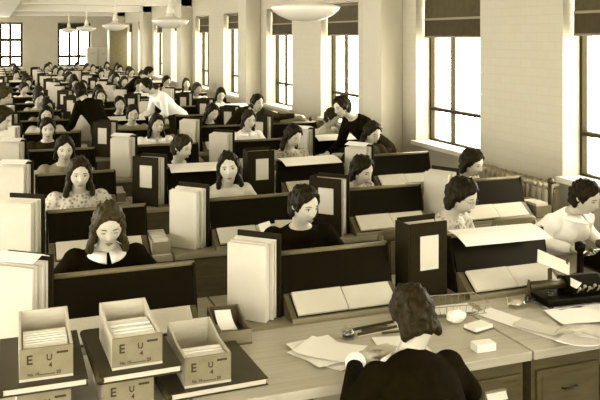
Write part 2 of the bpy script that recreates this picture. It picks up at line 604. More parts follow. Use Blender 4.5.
def hair_mesh(style):
    mb = MB()
    ds, fs = sphere_dirs(64, 48)
    pts = []
    rnd = random.Random(style)
    for d in ds:
        p = head_point(d)
        e = (p.x / .066) ** 2 + ((p.z + .024) / .103) ** 2 + .16 * noise.noise(p * 45 + Vector((style * 7, 0, 0)))
        if style in (0, 3):                          # parted at one side
            e += .35 * g2((p.x + .03) / .03, (p.z - .075) / .03) * (1 if p.x < 0 else 0)
        m = smooth01(.92, 1.22, e) if p.y < -.005 else 1
        if p.y >= -.005 and p.y < .03 and p.z < -.03 and style in (0, 2):
            m = 0.0
        nape = -.075
        if p.z < nape:
            m *= smooth01(nape - .03, nape, p.z)
        vol = .013 + .008 * max(0, d.z)
        if style == 2:
            vol += .006 * g2(p.x / .06, (p.z - .09) / .04)
        vol += .0025 * math.sin(p.z * 95 + math.sin(p.x * 40 + style) * 1.8 + p.y * 30) + .002 * noise.noise(p * 40)
        off = -.014 + (vol + .014) * m
        pts.append(p + d * off)
    mb.add(pts, fs)
    if style == 0:                                   # short, rolled at the nape
        for k in range(9):
            t = PI * (k / 8)
            mb.ball((.070 * math.cos(t), .022 + .068 * math.sin(t), -.055 + .01 * math.sin(3 * t)), (.020, .022, .028), 8)
    if style == 4:                                   # long waves swept up into a front roll
        for s in (-1, 1):
            mb.ball((s * .030, -.058, .094), (.034, .030, .020), 10)
            for k in range(9):
                t = k / 8
                mb.ball((s * (.067 + .028 * t + .007 * math.sin(t * 9)), -.004 + .015 * t + .012 * math.sin(5 * t), .03 - .19 * t), (.017 + .009 * t, .030, .03), 8)
        for k in range(7):
            t = PI * (k + .5) / 7
            for z in (-.05, -.09, -.13):
                mb.ball((.080 * math.cos(t), .03 + .055 * math.sin(t), z), (.028, .026, .030), 8)
    if style == 1:                                   # shoulder length, waved
        for s in (-1, 1):
            for k in range(8):
                t = k / 7
                mb.ball((s * (.068 + .020 * t + .006 * math.sin(t * 9)), .005 + .02 * t + .012 * math.sin(5 * t), .02 - .165 * t), (.018 + .005 * math.sin(t * 8), .030, .03), 8)
        for k in range(7):
            t = PI * (k + .5) / 7
            for z in (-.05, -.09, -.13):
                mb.ball((.078 * math.cos(t), .03 + .055 * math.sin(t), z), (.028, .026, .030), 8)
    if style == 2:                                   # pompadour with side rolls
        for s in (-1, 1):
            mb.ball((s * .034, -.05, .100), (.034, .036, .020), 10)
            for k in range(6):
                t = k / 5
                mb.ball((s * (.070 + .012 * t), .018 + .01 * t, .03 - .12 * t), (.017, .027, .026), 8)
        for k in range(7):
            t = PI * (k + .5) / 7
            mb.ball((.074 * math.cos(t), .03 + .06 * math.sin(t), -.07), (.026, .026, .036), 8)
    if style == 3:                                   # chin-length bob with fluffy ends
        for s in (-1, 1):
            for k in range(7):
                t = k / 6
                mb.ball((s * (.068 + .016 * t), .010 + .018 * t, .04 - .12 * t), (.018, .032, .027), 8)
        for k in range(8):
            t = PI * (k + .5) / 8
            for z in (-.03, -.07):
                mb.ball((.068 * math.cos(t), .025 + .055 * math.sin(t), z + .006 * (k % 2)), (.025, .026, .030), 8)
    for k in range(90):                              # loose curls break the outline
        d = Vector((rnd.gauss(0, 1), rnd.gauss(.25, 1), rnd.gauss(.1, .8))).normalized()
        p = head_point(d)
        if p.z < -.06 or (p.y < -.01 and (p.x / .072) ** 2 + ((p.z + .024) / .112) ** 2 < 1.1) or (style in (0, 2) and p.z < -.02 and p.y < .03):
            continue
        q = rnd.uniform(.010, .016)
        mb.ball(p + d * (.010 + .004 * rnd.random()), (q, q, q * 1.5), 8)
    me = remesh(mb, 'hair', .0062, 1)
    for vtx in me.vertices:
        c = vtx.co
        w = .0030 * noise.noise(Vector((c.x * 120, c.y * 120, c.z * 30))) + .004 * noise.noise(c * 38)
        vtx.co = c + vtx.normal * w
    return me

HAIR = {}
def hair(style):
    if style not in HAIR:
        HAIR[style] = hair_mesh(style)
    return HAIR[style]

def face_meshes():
    f = {}
    for s, nm in ((-1, 'l'), (1, 'r')):
        y = head_point(Vector((s * .031 / .073, -.86, .008 / .114)).normalized()).y
        f['eye' + nm] = MB().ball((s * .031, -.0775, .008), (.0135, .0065, .0052), 12).mesh('eye', True)
        f['iris' + nm] = MB().ball((s * .031, -.0825, .007), (.0052, .003, .0050), 10).mesh('iris', True)
        f['lash' + nm] = MB().tube([(s * .015, -.0805, .0095), (s * .024, -.0845, .0145), (s * .035, -.0842, .0148), (s * .047, -.077, .0095)], [.0014, .0022, .0024, .0014], 6).mesh('eyelash', True)
        f['brow' + nm] = MB().tube([(s * .013, -.090, .029), (s * .026, -.0905, .0325), (s * .038, -.085, .0315), (s * .050, -.073, .025)], [.0016, .0025, .0023, .0010], 6).mesh('eyebrow', True)
    f['lips'] = MB().tube([(-.023, -.080, -.064), (-.012, -.0885, -.0615), (0, -.0905, -.0625), (.012, -.0885, -.0615), (.023, -.080, -.064)], [.0016, .0048, .0052, .0048, .0016], 8).tube(
        [(-.018, -.081, -.067), (0, -.0895, -.0705), (.018, -.081, -.067)], [.002, .0056, .002], 8).mesh('lips', True)
    g = MB()
    for s in (-1, 1):
        ring = [(s * .033 + .021 * math.cos(2 * PI * k / 16), -.097, .006 + .018 * math.sin(2 * PI * k / 16)) for k in range(17)]
        g.tube(ring, .0012, 5)
        g.tube([(s * .054, -.097, .01), (s * .074, .0, .012)], .0012, 5)
    g.tube([(-.012, -.098, .010), (.012, -.098, .010)], .0012, 5)
    f['glasses'] = g.mesh('eyeglasses', True)
    return f
FACE = face_meshes()

def add_hand(mb, wrist, d, side, down=Vector((0, 0, -1)), curl=.5):
    """palm and five bent fingers; d: direction of the hand, side: +1 if the thumb lies towards d x down"""
    d = d.normalized()
    lat = d.cross(down).normalized() * side           # towards the thumb
    down = d.cross(lat).normalized()
    if down.z > 0:
        down = -down
    W = Vector(wrist)
    palm = W + d * .055
    R = Matrix((lat, d, down)).transposed()
    mb.ball(palm, (.040, .052, .015), 12, R)
    mb.limb(W, .022, W + d * .02, .024, 8)
    for k, (o, ln) in enumerate(((.030, .072), (.0105, .080), (-.010, .074), (-.030, .058))):
        b = palm + lat * o + d * .040
        m = b + d * ln * .45 + down * ln * .12 * curl
        t = m + d * ln * .33 + down * ln * .45 * curl
        e = t + d * ln * .10 + down * ln * .32 * curl
        mb.limb(b, .0092, m, .0086, 8)
        mb.limb(m, .0086, t, .0078, 8)
        mb.limb(t, .0078, e, .0068, 8)
    b = palm + lat * .030 - d * .022
    m = b + lat * .026 + d * .026 + down * .010
    t = m + lat * .004 + d * .032 + down * .008
    mb.limb(b, .0125, m, .0105, 8)
    mb.limb(m, .0105, t, .0085, 8)

class Pose:
    def __init__(self, lean=.30, yaw=0, pitch=12, roll=0, head=None, hands=((-.15, -.36, .83), (.15, -.36, .83)), elbows=((-.27, -.14, .86), (.27, -.14, .86)),
                 sleeve='long', stand=False, twist=0, hip=None, dirs=None):
        self.lean, self.yaw, self.pitch, self.roll, self.hands, self.elbows = lean, yaw, pitch, roll, hands, elbows
        self.sleeve, self.stand, self.twist, self.head, self.hip, self.dirs = sleeve, stand, twist, head, hip, dirs

def build_pose(P):
    """meshes of one posed figure: body (one skin), top, skirt; plus the head's matrix"""
    up = .42 if P.stand else .03
    def sp(z):                                        # the spine: leans forward (-y) above the hips
        h = z - .5
        a = P.lean
        return Vector((P.twist * h * h, -math.sin(a) * h - (.10 * h * h if not P.stand else 0), .5 + h * math.cos(a) + up))
    tilt = P.lean
    levels = [(.44, .150, .110), (.50, .172, .125), (.58, .158, .115), (.68, .122, .095), (.78, .132, .100), (.88, .150, .108),
              (.95, .158, .100), (1.00, .140, .078), (1.03, .095, .062), (1.06, .055, .054)]
    nb = sp(1.04)
    hc = Vector(P.head) if P.head else sp(1.04) + Vector((0, -math.sin(P.lean + .25) * .17, math.cos(P.lean * .6 + .1) * .148))
    MH = Matrix.Translation(hc) @ Matrix.Rotation(math.radians(P.yaw), 4, 'Z') @ Matrix.Rotation(math.radians(P.roll), 4, 'Y') @ Matrix.Rotation(math.radians(P.pitch), 4, 'X') @ Matrix.Scale(.91, 4)
    body, top, skirt = MB(), MB(), MB()
    body.rings([(sp(z), rx, ry, tilt) for z, rx, ry in levels])
    add_head(body, MH)
    body.tube([nb + Vector((0, .005, -.05)), nb, MH @ Vector((0, .022, -.07)), MH @ Vector((0, .018, -.03))], [.058, .050, .048, .046], 12)
    top.rings([(sp(z), rx + .012, ry + .012, tilt) for z, rx, ry in levels[:-1]] + [(sp(1.052), .070, .067, tilt)])
    for s in (-1, 1):
        bu = sp(.90) + Vector((s * .068, -.085, 0))
        body.ball(bu, .048, 10)
        top.ball(bu, .058, 10)
    for i, s in enumerate((-1, 1)):
        sh = sp(.985) + Vector((s * .155, .005, -.005))
        w = Vector(P.hands[i])
        if P.elbows and P.elbows[i]:
            el = Vector(P.elbows[i])
        else:
            mid = (sh + w) / 2
            dist = (w - sh).length
            bend = math.sqrt(max(.0009, .27 ** 2 - (dist / 2) ** 2)) if dist < .52 else .03
            axis = (w - sh).normalized()
            out = Vector((s * .55, .35, -.75))
            out = (out - axis * out.dot(axis)).normalized()
            el = mid + out * bend
        body.limb(sh, .050, el, .036, 12)
        body.limb(el, .036, w, .023, 12)
        hd = (w - el).normalized()
        if P.dirs and P.dirs[i]:
            hd = Vector(P.dirs[i]).normalized()
        else:
            hd = (hd * .6 + Vector((-s * .3, hd.y, min(hd.z, 0) - .05)) * .6).normalized()
        add_hand(body, w, hd, 1 if (hd.cross(Vector((0, 0, -1))).x * -s) > 0 else -1)
        top.ball(sh + Vector((0, 0, .004)), .066, 12)
        if P.sleeve == 'long':
            top.limb(sh, .063, el, .050, 12)
            top.limb(el, .050, el + (w - el) * .93, .036, 12)
        else:
            top.limb(sh, .066, sh + (el - sh) * .62, .060, 12)
    for s in (-1, 1):
        if P.stand:
            hipj, kn, an = Vector((s * .085, .01, .90)), Vector((s * .08, -.01, .50)), Vector((s * .08, .03, .09))
            toe = an + Vector((0, -.16, -.05))
        else:
            hipj, kn, an = Vector((s * .085, -.02, .50)), Vector((s * .09, -.40, .50)), Vector((s * .09, -.36, .10))
            toe = an + Vector((0, -.15, -.055))
        body.limb(hipj, .082, kn, .054, 12)
        body.limb(kn, .052, kn + (an - kn) * .35, .052, 10)
        body.limb(kn + (an - kn) * .35, .052, an, .032, 10)
        body.limb(an + Vector((0, .02, -.045)), .034, toe, .026, 8)
    if P.stand:
        skirt.rings([(sp(.66), .134, .108, tilt * .7), (sp(.56), .18, .14, tilt * .4), (Vector((0, 0, .85)), .185, .145, 0), (Vector((0, 0, .62)), .20, .15, 0), (Vector((0, 0, .46)), .21, .16, 0)])
    else:
        skirt.rings([(sp(.64), .140, .110, 0), (Vector((0, 0, .55)), .180, .135, .2), (Vector((0, -.06, .515)), .185, .15, .8), (Vector((0, -.2, .51)), .182, .10, 1.45),
                     (Vector((0, -.38, .50)), .172, .082, 1.5), (Vector((0, -.455, .46)), .165, .07, .7), (Vector((0, -.46, .28)), .165, .06, 0)])
    return dict(body=remesh(body, 'body', .0062, 3), top=remesh(top, 'top', .012, 4), skirt=remesh(skirt, 'skirt', .014, 4), head=MH, neck=nb, lean=P.lean)

def collar_mesh(B):
    """two pointed white petals lying round the neck"""
    nb = B['neck']
    mb = MB()
    for s in (-1, 1):
        pts_in, pts_out = [], []
        for k in range(9):
            t = k / 8
            a = -PI / 2 + s * (.10 + t * 2.7)
            ri, ro = .062, .098 + .022 * math.exp(-(t / .22) ** 2)
            pts_in.append(nb + Vector((math.cos(a) * ri, math.sin(a) * ri - .004, .016 - .02 * (1 - t))))
            pts_out.append(nb + Vector((math.cos(a) * ro * 1.05, math.sin(a) * ro - .004, -.012 - .036 * (1 - t) ** 1.5)))
        vs = pts_in + pts_out + [p + Vector((0, 0, .006)) for p in pts_in] + [p + Vector((0, 0, .006)) for p in pts_out]
        n = 9
        fs = []
        for k in range(n - 1):
            fs += [(k, k + 1, n + k + 1, n + k), (2 * n + k, 3 * n + k, 3 * n + k + 1, 2 * n + k + 1),
                   (k, 2 * n + k, 2 * n + k + 1, k + 1), (n + k, n + k + 1, 3 * n + k + 1, 3 * n + k)]
        fs += [(0, n, 3 * n, 2 * n), (n - 1, 3 * n - 1, 4 * n - 1, 2 * n - 1)]
        mb.add(vs, fs)
    return mb.mesh('collar', True)

BUILT = {}
def figure(P):
    if id(P) not in BUILT:
        BUILT[id(P)] = build_pose(P)
        BUILT[id(P)]['collar'] = collar_mesh(BUILT[id(P)])
        BUILT[id(P)]['pose'] = P
    return BUILT[id(P)]

def person(P, label, loc, rz=0.0, style=0, hairm=0, cloth='dark', skirtc='dark', collar=None, glasses=False, near=True, group=None, closed=False):
    B = figure(P)
    r = thing('person', label, 'person', loc, rz, group)
    inst('body', B['body'], M_SKIN, r)
    inst('blouse', B['top'], M_CLOTH[cloth], r)
    if near:
        inst('skirt', B['skirt'], M_CLOTH[skirtc], r)
    inst('hair', hair(style), M_HAIR[hairm], r, B['head'])
    if near:
        for s in 'lr':
            e = inst('eye', FACE['eye' + s], M_SKIN if closed else M_EYEW, r, B['head'])
            if not closed:
                inst('iris', FACE['iris' + s], M_DARK, e)
            inst('eyelash', FACE['lash' + s], M_DARK, e, Matrix.Translation((0, .001, -.009)) if closed else None)
            inst('eyebrow', FACE['brow' + s], M_HAIR[hairm], r, B['head'])
        inst('lips', FACE['lips'], M_LIP, r, B['head'])
    if glasses:
        inst('eyeglasses', FACE['glasses'], M_IRON, r, B['head'])
    if collar:
        inst('collar', B['collar'], M_CLOTH[collar], r)
    return r

# ------------------------------------------------------------------ furniture
DZ = .76                                              # desk height
def desk_parts(r, w, depth, top_m=None):
    """local: x across, y from the near edge (0) to the clerk's edge (depth)"""
    h = w / 2 - .004
    MB().box(-h, h, 0, depth, DZ - .035, DZ).build('top', top_m or M_WOOD, r, bevel=.005)
    MB().box(-h + .03, h - .03, .03, .05, DZ - .14, DZ - .036).build('apron', M_MWOOD, r)
    MB().box(-h + .03, h - .03, .035, .048, .2, DZ - .141).build('back_panel', M_MWOOD, r)
    for x in (-h + .03, h - .085):
        for y in (.052, depth - .08):
            MB().box(x, x + .055, y, y + .055, 0, DZ - .036).build('leg', M_MWOOD, r)

chair_proto = None
def chair(label, loc, rz=0.0, group='wooden clerk chairs', rnd=0):
    global chair_proto
    if chair_proto is None:
        r = thing('desk_chair', label, 'chair', (0, 0, 0))
        MB().prism([(-.2, .35), (.2, .345), (.2, .375), (-.19, .385)], -.2, .2).build('seat', M_DWOOD, r, bevel=.008)
        for x in (-.18, .15):
            MB().box(x, x + .03, -.19, -.16, 0, .348).build('leg', M_DWOOD, r)
            MB().tube([(x + .015, .17, 0), (x + .015, .18, .42), (x + .015, .235, .84)], .017, 8).build('leg', M_DWOOD, r, True)
        for x in (-.09, 0, .09):
            MB().box(x - .016, x + .016, .205, .217, .46, .80).build('slat', M_DWOOD, r)
        MB().rings([((0, .235, .78), .185, .016, 0), ((0, .238, .83), .19, .02, 0), ((0, .24, .865), .18, .018, 0), ((0, .241, .88), .15, .01, 0)], 20).build('backrest_rail', M_DWOOD, r, True)
        for y in (-.175, .175):
            MB().box(-.155, .155, y - .01, y + .01, .2, .225).build('stretcher', M_DWOOD, r)
        chair_proto = r
    else:
        r = copy_tree(chair_proto)
        r['label'] = label
    r['group'] = group
    place(r, loc, rz)
    return r

# --- the slanted ledger stand: black board leaning away from the viewer over a sloping shelf
STANDS = {}
def stand(label, loc, w):
    r = thing('ledger_stand', label, 'book stand', loc, 0, 'ledger stands on the desks')
    key = round(w, 2)
    if key not in STANDS:
        h = w / 2
        d = {}
        d['base'] = MB().prism([(.015, 0), (.27, 0), (.235, .09), (.135, .105), (.015, .022)], -h, h).mesh('shelf')
        d['lip'] = MB().box(-h, h, .0, .014, 0, .022).mesh('shelf_lip', bevel=.003)
        d['panel'] = MB().prism([(.136, .107), (.152, .104), (.226, .272), (.208, .280)], -h, h).mesh('board', bevel=.003)
        d['roll'] = MB().tube([(-h - .01, .219, .284), (h + .01, .219, .284)], .014, 12).mesh('top_rail', True)
        d['cheek'] = MB().prism([(.13, 0), (.275, 0), (.245, .29), (.2, .29)], 0, .012).mesh('side_bracket')
        STANDS[key] = d
    d = STANDS[key]
    h = w / 2
    inst('shelf', d['base'], M_MWOOD, r)
    inst('shelf_lip', d['lip'], M_WOOD, r)
    inst('board', d['panel'], M_GLOSS, r)
    inst('top_rail', d['roll'], M_DWOOD, r)
    inst('side_bracket', d['cheek'], M_BLACK, r, Matrix.Translation((h + .0005, 0, 0)))
    inst('side_bracket', d['cheek'], M_BLACK, r, Matrix.Translation((-h - .0125, 0, 0)))
    return r

def slab(x0, x1, pts, th, n=1):
    """a page block lying along the (y, z) polyline pts, th thick upwards"""
    up = []
    for i, (y, z) in enumerate(pts):
        a = pts[max(i - 1, 0)]
        b = pts[min(i + 1, len(pts) - 1)]
        dy, dz = b[0] - a[0], b[1] - a[1]
        l = math.hypot(dy, dz)
        up.append((y - dz / l * th, z + dy / l * th))
    return MB().prism(list(pts) + up[::-1], x0, x1)

LEDG = {}
def open_ledger(label, loc, w, rz=0, ry=0):
    """lies open on the sloping shelf"""
    r = thing('open_ledger', label, 'ledger', loc, rz, 'open ledgers on the stands')
    key = round(w, 2)
    if key not in LEDG:
        h = w / 2
        s = .0862 / .12
        base = [(.017, .0235 + .001), (.128, .1005 + .001)]
        cover = slab(-h, h, base, .004).mesh('cover')
        p0 = [(.017, .0245 + .006), (.06, .056 + .006), (.125, .0995 + .006)]
        left = slab(-h + .006, -.003, p0, .014).mesh('page_block')
        right = slab(.003, h - .006, p0, .010).mesh('page_block')
        LEDG[key] = (cover, left, right)
    c, a, b = LEDG[key]
    inst('cover', c, M_COVER, r)
    inst('page_block', a, M_PAPER2, r)
    inst('page_block', b, M_PAPER2, r)
    return r

def draped_sheet(label, loc, w, rz=0):
    """a wide sheet laid over the top of the stand, tipping towards the viewer"""
    pts = [(.06, .262), (.10, .277), (.16, .294), (.215, .2995), (.26, .300)]
    o = slab(-w / 2, w / 2, pts, .004).build('ledger_sheet', M_PAPER)
    return tag(place(o, loc, rz), label, 'paper', 'wide sheets laid over the stands')

# --- upright binder: cover, bundles of leaves, cover
BIND = {}
def binder_meshes():
    d = {}
    w, h, t = .235, .40, .012
    d['cover'] = MB().box(-w / 2, w / 2, 0, t, 0, h).mesh('cover', bevel=.003)
    d['spine'] = MB().box(-w / 2 - .012, -w / 2 - .001, 0, .13, 0, h).mesh('spine', bevel=.003)
    rnd = random.Random(5)
    for k in range(6):
        mb = MB()
        lean = rnd.uniform(-.006, .006)
        hh = h - .012 - rnd.uniform(0, .02)
        ww = w - .008 - rnd.uniform(0, .02)
        mb.add([(-w / 2, 0, .002), (-w / 2 + ww, 0, .002), (-w / 2 + ww, .0135, .002), (-w / 2, .0135, .002),
                (-w / 2, lean, hh), (-w / 2 + ww, lean, hh), (-w / 2 + ww, lean + .0135, hh - .004), (-w / 2, lean + .0135, hh - .004)],
               [(0, 1, 2, 3), (4, 5, 6, 7), (0, 1, 5, 4), (1, 2, 6, 5), (2, 3, 7, 6), (3, 0, 4, 7)])
        d[k] = mb.mesh('leaf_bundle')
    d['label'] = MB().box(-.055, .06, -.0015, 0, .15, .33).mesh('label_card')
    d['flap'] = slab(-.1, .115, [(-.02, .402), (.05, .425), (.10, .405)], .003).mesh('loose_leaf')
    return d
def binder(label, loc, rz, face, flap=False, lean=0.0):
    if not BIND:
        BIND.update(binder_meshes())
    r = thing('ledger_binder', label, 'binder', loc, rz, 'upright binders on the desks')
    r.rotation_euler.x = lean
    y = 0.0
    if face == 'cover':
        c = inst('cover', BIND['cover'], M_COVER, r)
        inst('label_card', BIND['label'], M_PAPER2, c)
        y = .013
        inst('spine', BIND['spine'], M_COVER, r)
    for k in range(6):
        inst('leaf_bundle', BIND[k], M_PAPER2, r, Matrix.Translation((0, y + k * .0165 + .0065, 0)))
    y += .108
    inst('cover', BIND['cover'], M_COVER, r, Matrix.Translation((.004, y, 0)) @ Matrix.Diagonal((1.03, 1, 1.03, 1)))
    if face != 'cover':
        pass
    if flap:
        inst('loose_leaf', BIND['flap'], M_PAPER, r)
    return r

# --- card boxes
def card_box(label, loc, rz=0.0, w=.185, l=.34, h=.115, words=True, cards=.6, back=.03, wood=None):
    wood = wood or M_LWOOD
    r = thing('card_box', label, 'box', loc, rz, 'wooden card boxes')
    t = .009
    a = w / 2
    MB().box(-a, a, 0, l, 0, t).build('bottom', wood, r)
    for x in (-a, a - t):
        MB().prism([(t, t), (l - t, t), (l - t, h + back), (l * .5, h), (t, h)], x, x + t).build('side', wood, r)
    f = MB().box(-a, a, 0, t, t, h).build('front', M_LABELWOOD, r, bevel=.002)
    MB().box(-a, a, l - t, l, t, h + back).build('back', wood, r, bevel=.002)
    if words:
        R = Matrix.Rotation(PI / 2, 4, 'X')
        for s, size, x, z in (('E', .046, -.058, .060), ('U', .030, .010, .068), ('4', .024, .014, .042), ('No. 19', .014, -.045, .018), ('20', .016, .042, .018)):
            inst('lettering', LET.setdefault(s, text_mesh(s, size)), M_INK, f, Matrix.Translation((x, -.0006, z)) @ R)
        MB().box(.035, .075, -.0008, -.0001, .088, .096).build('stamp_mark', M_INK, f)
        MB().box(-.025, .030, -.0008, -.0001, .018, .0205).build('ruled_line', M_INK, f)
    return r
LET = {}

def index_cards(label, loc, rz, w, y0, y1, z0, h, n, m=None):
    """leaning packs of file cards in a box"""
    mb = MB()
    rnd = random.Random(n * 7 + int(loc[0] * 100))
    for k in range(n):
        y = y0 + (y1 - y0) * k / n
        th = (y1 - y0) / n * .82
        hh = h * rnd.uniform(.93, 1.0)
        mb.add([(-w / 2, y, z0), (w / 2, y, z0), (w / 2, y + th, z0), (-w / 2, y + th, z0),
                (-w / 2, y + .014, z0 + hh), (w / 2, y + .014, z0 + hh), (w / 2, y + th + .014, z0 + hh - .003), (-w / 2, y + th + .014, z0 + hh - .003)],
               [(0, 1, 2, 3), (4, 5, 6, 7), (0, 1, 5, 4), (1, 2, 6, 5), (2, 3, 7, 6), (3, 0, 4, 7)])
    o = mb.build('index_cards', m or M_PAPER)
    return tag(place(o, loc, rz), label, 'cards', kind='stuff')

def sheet(label, loc, w, l, rz=0, curl=.004, m=None, th=.0015, name='paper_sheet', group='loose papers'):
    pts = [(-l / 2 + l * k / 6, curl * (abs(k - 3) / 3) ** 2 + .0006) for k in range(7)]
    o = slab(-w / 2, w / 2, pts, th).build(name, m or M_PAPER)
    return tag(place(o, loc, rz), label, 'paper', group)

# ------------------------------------------------------------------ rows of clerks
V0, PITCH = 3.6, 1.42
COLS = [.55, 1.58, 2.58, 3.47]
EDGES = [.03, 1.06, 2.08, 3.03, 4.0]
NROWS = 17
COLW = ['left column', 'second column', 'third column', 'window column']
P1 = Pose(lean=.28, yaw=0, pitch=10)
P2 = Pose(lean=.30, yaw=-3, pitch=24)
P3 = Pose(lean=.28, yaw=22, pitch=14)
P4 = Pose(lean=.26, yaw=-14, pitch=4, roll=-5)
P5 = Pose(lean=.32, yaw=10, pitch=24, sleeve='short')
P6 = Pose(lean=.30, yaw=30, pitch=18, hands=((-.15, -.36, .83), (.22, -.36, .89)))
P7 = Pose(lean=.46, yaw=8, pitch=20, head=(0, -.36, 1.13))
P8 = Pose(lean=.42, yaw=34, pitch=16, head=(0, -.34, 1.17), hands=((-.15, -.36, .83), (.24, -.35, .87)))
POSES = [P1, P2, P3, P4, P5, P6]
POSEW = {id(P7): 'leaning forward', id(P1): 'looking ahead', id(P2): 'head bowed', id(P3): 'turned aside', id(P4): 'face raised', id(P5): 'reading', id(P6): 'turned to the windows'}
HAIRW = ['short dark hair', 'long waved hair', 'high rolled hair', 'bobbed hair', 'long waves rolled up']
# row, column: pose, hair style, hair tone, blouse, collar, glasses, shift across, shift along, yaw
SPEC = {
    (0, 0): (P2, 4, 2, 'black', 'white', False, -.01, 0, 0), (0, 1): (P3, 0, 0, 'black', None, False, .08, .05, -.1), (0, 2): (P5, 3, 0, 'lightprint', None, True, -.05, -.05, .35),
    (0, 3): (P7, 0, 0, 'white', 'white', False, -.06, 0, .2),
    (1, 0): (P1, 4, 1, 'lightprint', None, False, 0, .16, 0), (1, 1): (P4, 1, 0, 'light', None, False, .0, .0, 0), (1, 2): (P7, 3, 0, 'print', None, False, -.07, 0, .25),
    (1, 3): (P7, 3, 0, 'print', None, False, 0, -.02, .3),
    (2, 0): (P1, 3, 0, 'grey', None, False, 0, .02, 0), (2, 1): (P8, 0, 1, 'black', None, False, -.08, -.02, .1), (2, 2): (P5, 1, 0, 'print', None, False, .06, .24, .15),
    (2, 3): (P5, 1, 0, 'dark', None, False, .02, .22, .1),
    (3, 0): (P1, 0, 0, 'dark', None, False, -.04, .22, 0), (3, 1): (P1, 1, 0, 'white', 'white', False, .03, .2, .1), (3, 2): (P1, 3, 1, 'white', 'white', False, .1, .3, .1),
    (3, 3): (P5, 0, 1, 'light', None, False, .14, .3, .45),
    (4, 0): (P1, 1, 0, 'light', None, False, .03, .3, 0), (4, 1): (P1, 0, 0, 'grey', None, False, 0, .06, 0), (4, 2): (P5, 1, 0, 'black', None, False, -.05, 0, .1),
}
BTYPE = {(0, 0): 'page', (0, 1): 'page', (0, 2): 'cover', (1, 0): 'page', (1, 1): 'page', (1, 2): 'cover', (1, 3): 'page', (2, 0): 'page', (2, 1): 'cover', (2, 2): 'cover', (2, 3): 'page',
         (3, 0): 'page', (3, 1): 'page', (3, 2): 'page', (3, 3): 'page', (4, 0): 'page', (4, 1): 'cover', (4, 2): 'page', (4, 3): 'cover', (5, 3): 'cover'}
TURNED = {(2, 1), (1, 2)}
DRAPE = {(0, 2), (2, 1), (2, 2), (3, 3), (5, 1), (6, 3), (7, 2), (5, 3)}
SKIP = {(4, 3), (5, 2), (5, 3), (6, 2), (10, 3), (11, 0), (13, 2)}
rnd = random.Random(11)
for i in range(NROWS):
    vn = V0 + PITCH * i
    for j in range(4):
        u = COLS[j]
        where = '%s row from front, %s' % (ORD[i], COLW[j])
        key = (i, j)
        w = EDGES[j + 1] - EDGES[j]
        uc = (EDGES[j + 1] + EDGES[j]) / 2
        d = thing('desk', 'oak clerk desk, ' + where, 'desk', (uc, vn, 0), 0, 'clerk desks in rows')
        desk_parts(d, w, .56)
        far = i > 8
        if key in SKIP and i > 8:
            continue
        # stand and open ledger
        sw = .60
        su = u + .06
        if key == (0, 0):
            sw, su = .68, u + .005
        if key != (0, 3):
            stand('black slanted ledger stand, ' + where, (su, vn + .008, DZ + .001), sw)
            if i < 12:
                open_ledger('open ledger on sloping shelf, ' + where, (su + rnd.uniform(-.01, .01), vn + .008, DZ + .001), sw - .03 - .04 * rnd.random())
            if key in DRAPE or (i > 7 and rnd.random() < .25):
                draped_sheet('wide white sheet laid over the stand, ' + where, (su - .02, vn + .008, DZ + .002), sw - .06, rnd.uniform(-.05, .05))
        # binder
        bt = BTYPE.get(key) or rnd.choice(['page', 'page', 'cover'])
        if key != (0, 3) and (i, j) not in ((5, 2),):
            rz = -(math.atan2(u - .4, vn) + rnd.uniform(.42, .66)) if bt == 'page' or key in TURNED or i > 2 else .10 + rnd.uniform(-.06, .06)
            binder({'page': 'upright binder with pale leaves outward, ', 'cover': 'upright black binder with white label card, '}[bt] + where,
                   (u - (.43 if key != (0, 0) else .475), vn + (.13 if bt == 'page' else .12), DZ + .001), rz, bt, flap=(i < 4 and bt == 'page' and rnd.random() < .5))
        # chair and clerk
        if key in SPEC:
            P, st, hm, cl, co, gl, du, dv, yaw = SPEC[key]
        else:
            P = rnd.choice(POSES)
            st, hm = rnd.choice([0, 0, 3, 3, 2, 1, 4]), rnd.choice([0, 0, 1, 1, 2])
            cl = rnd.choice(['dark', 'black', 'white', 'light', 'print', 'lightprint', 'grey', 'white', 'light'])
            co = 'white' if cl in ('white', 'dark') else rnd.choice([None, None, 'white'])
            gl = False
            du, dv, yaw = rnd.uniform(-.1, .12), rnd.uniform(0, .22), rnd.uniform(-.15, .25)
        cv = vn + .83 + max(0, min(dv, .22))
        if i < 9:
            chair('dark wooden chair with slatted back, ' + where, (u + du, cv + .05, 0), 0)
        if key in SKIP:
            continue
        person(P, 'woman in %s with %s, %s' % (CLOTH_WORD[cl], HAIRW[st], where), (u + du, cv + max(0, dv - .22), 0), yaw, st, hm, cl, 'dark', co, gl, near=(i < 8), group='seated clerks', closed=(P is P2 or P is P5))

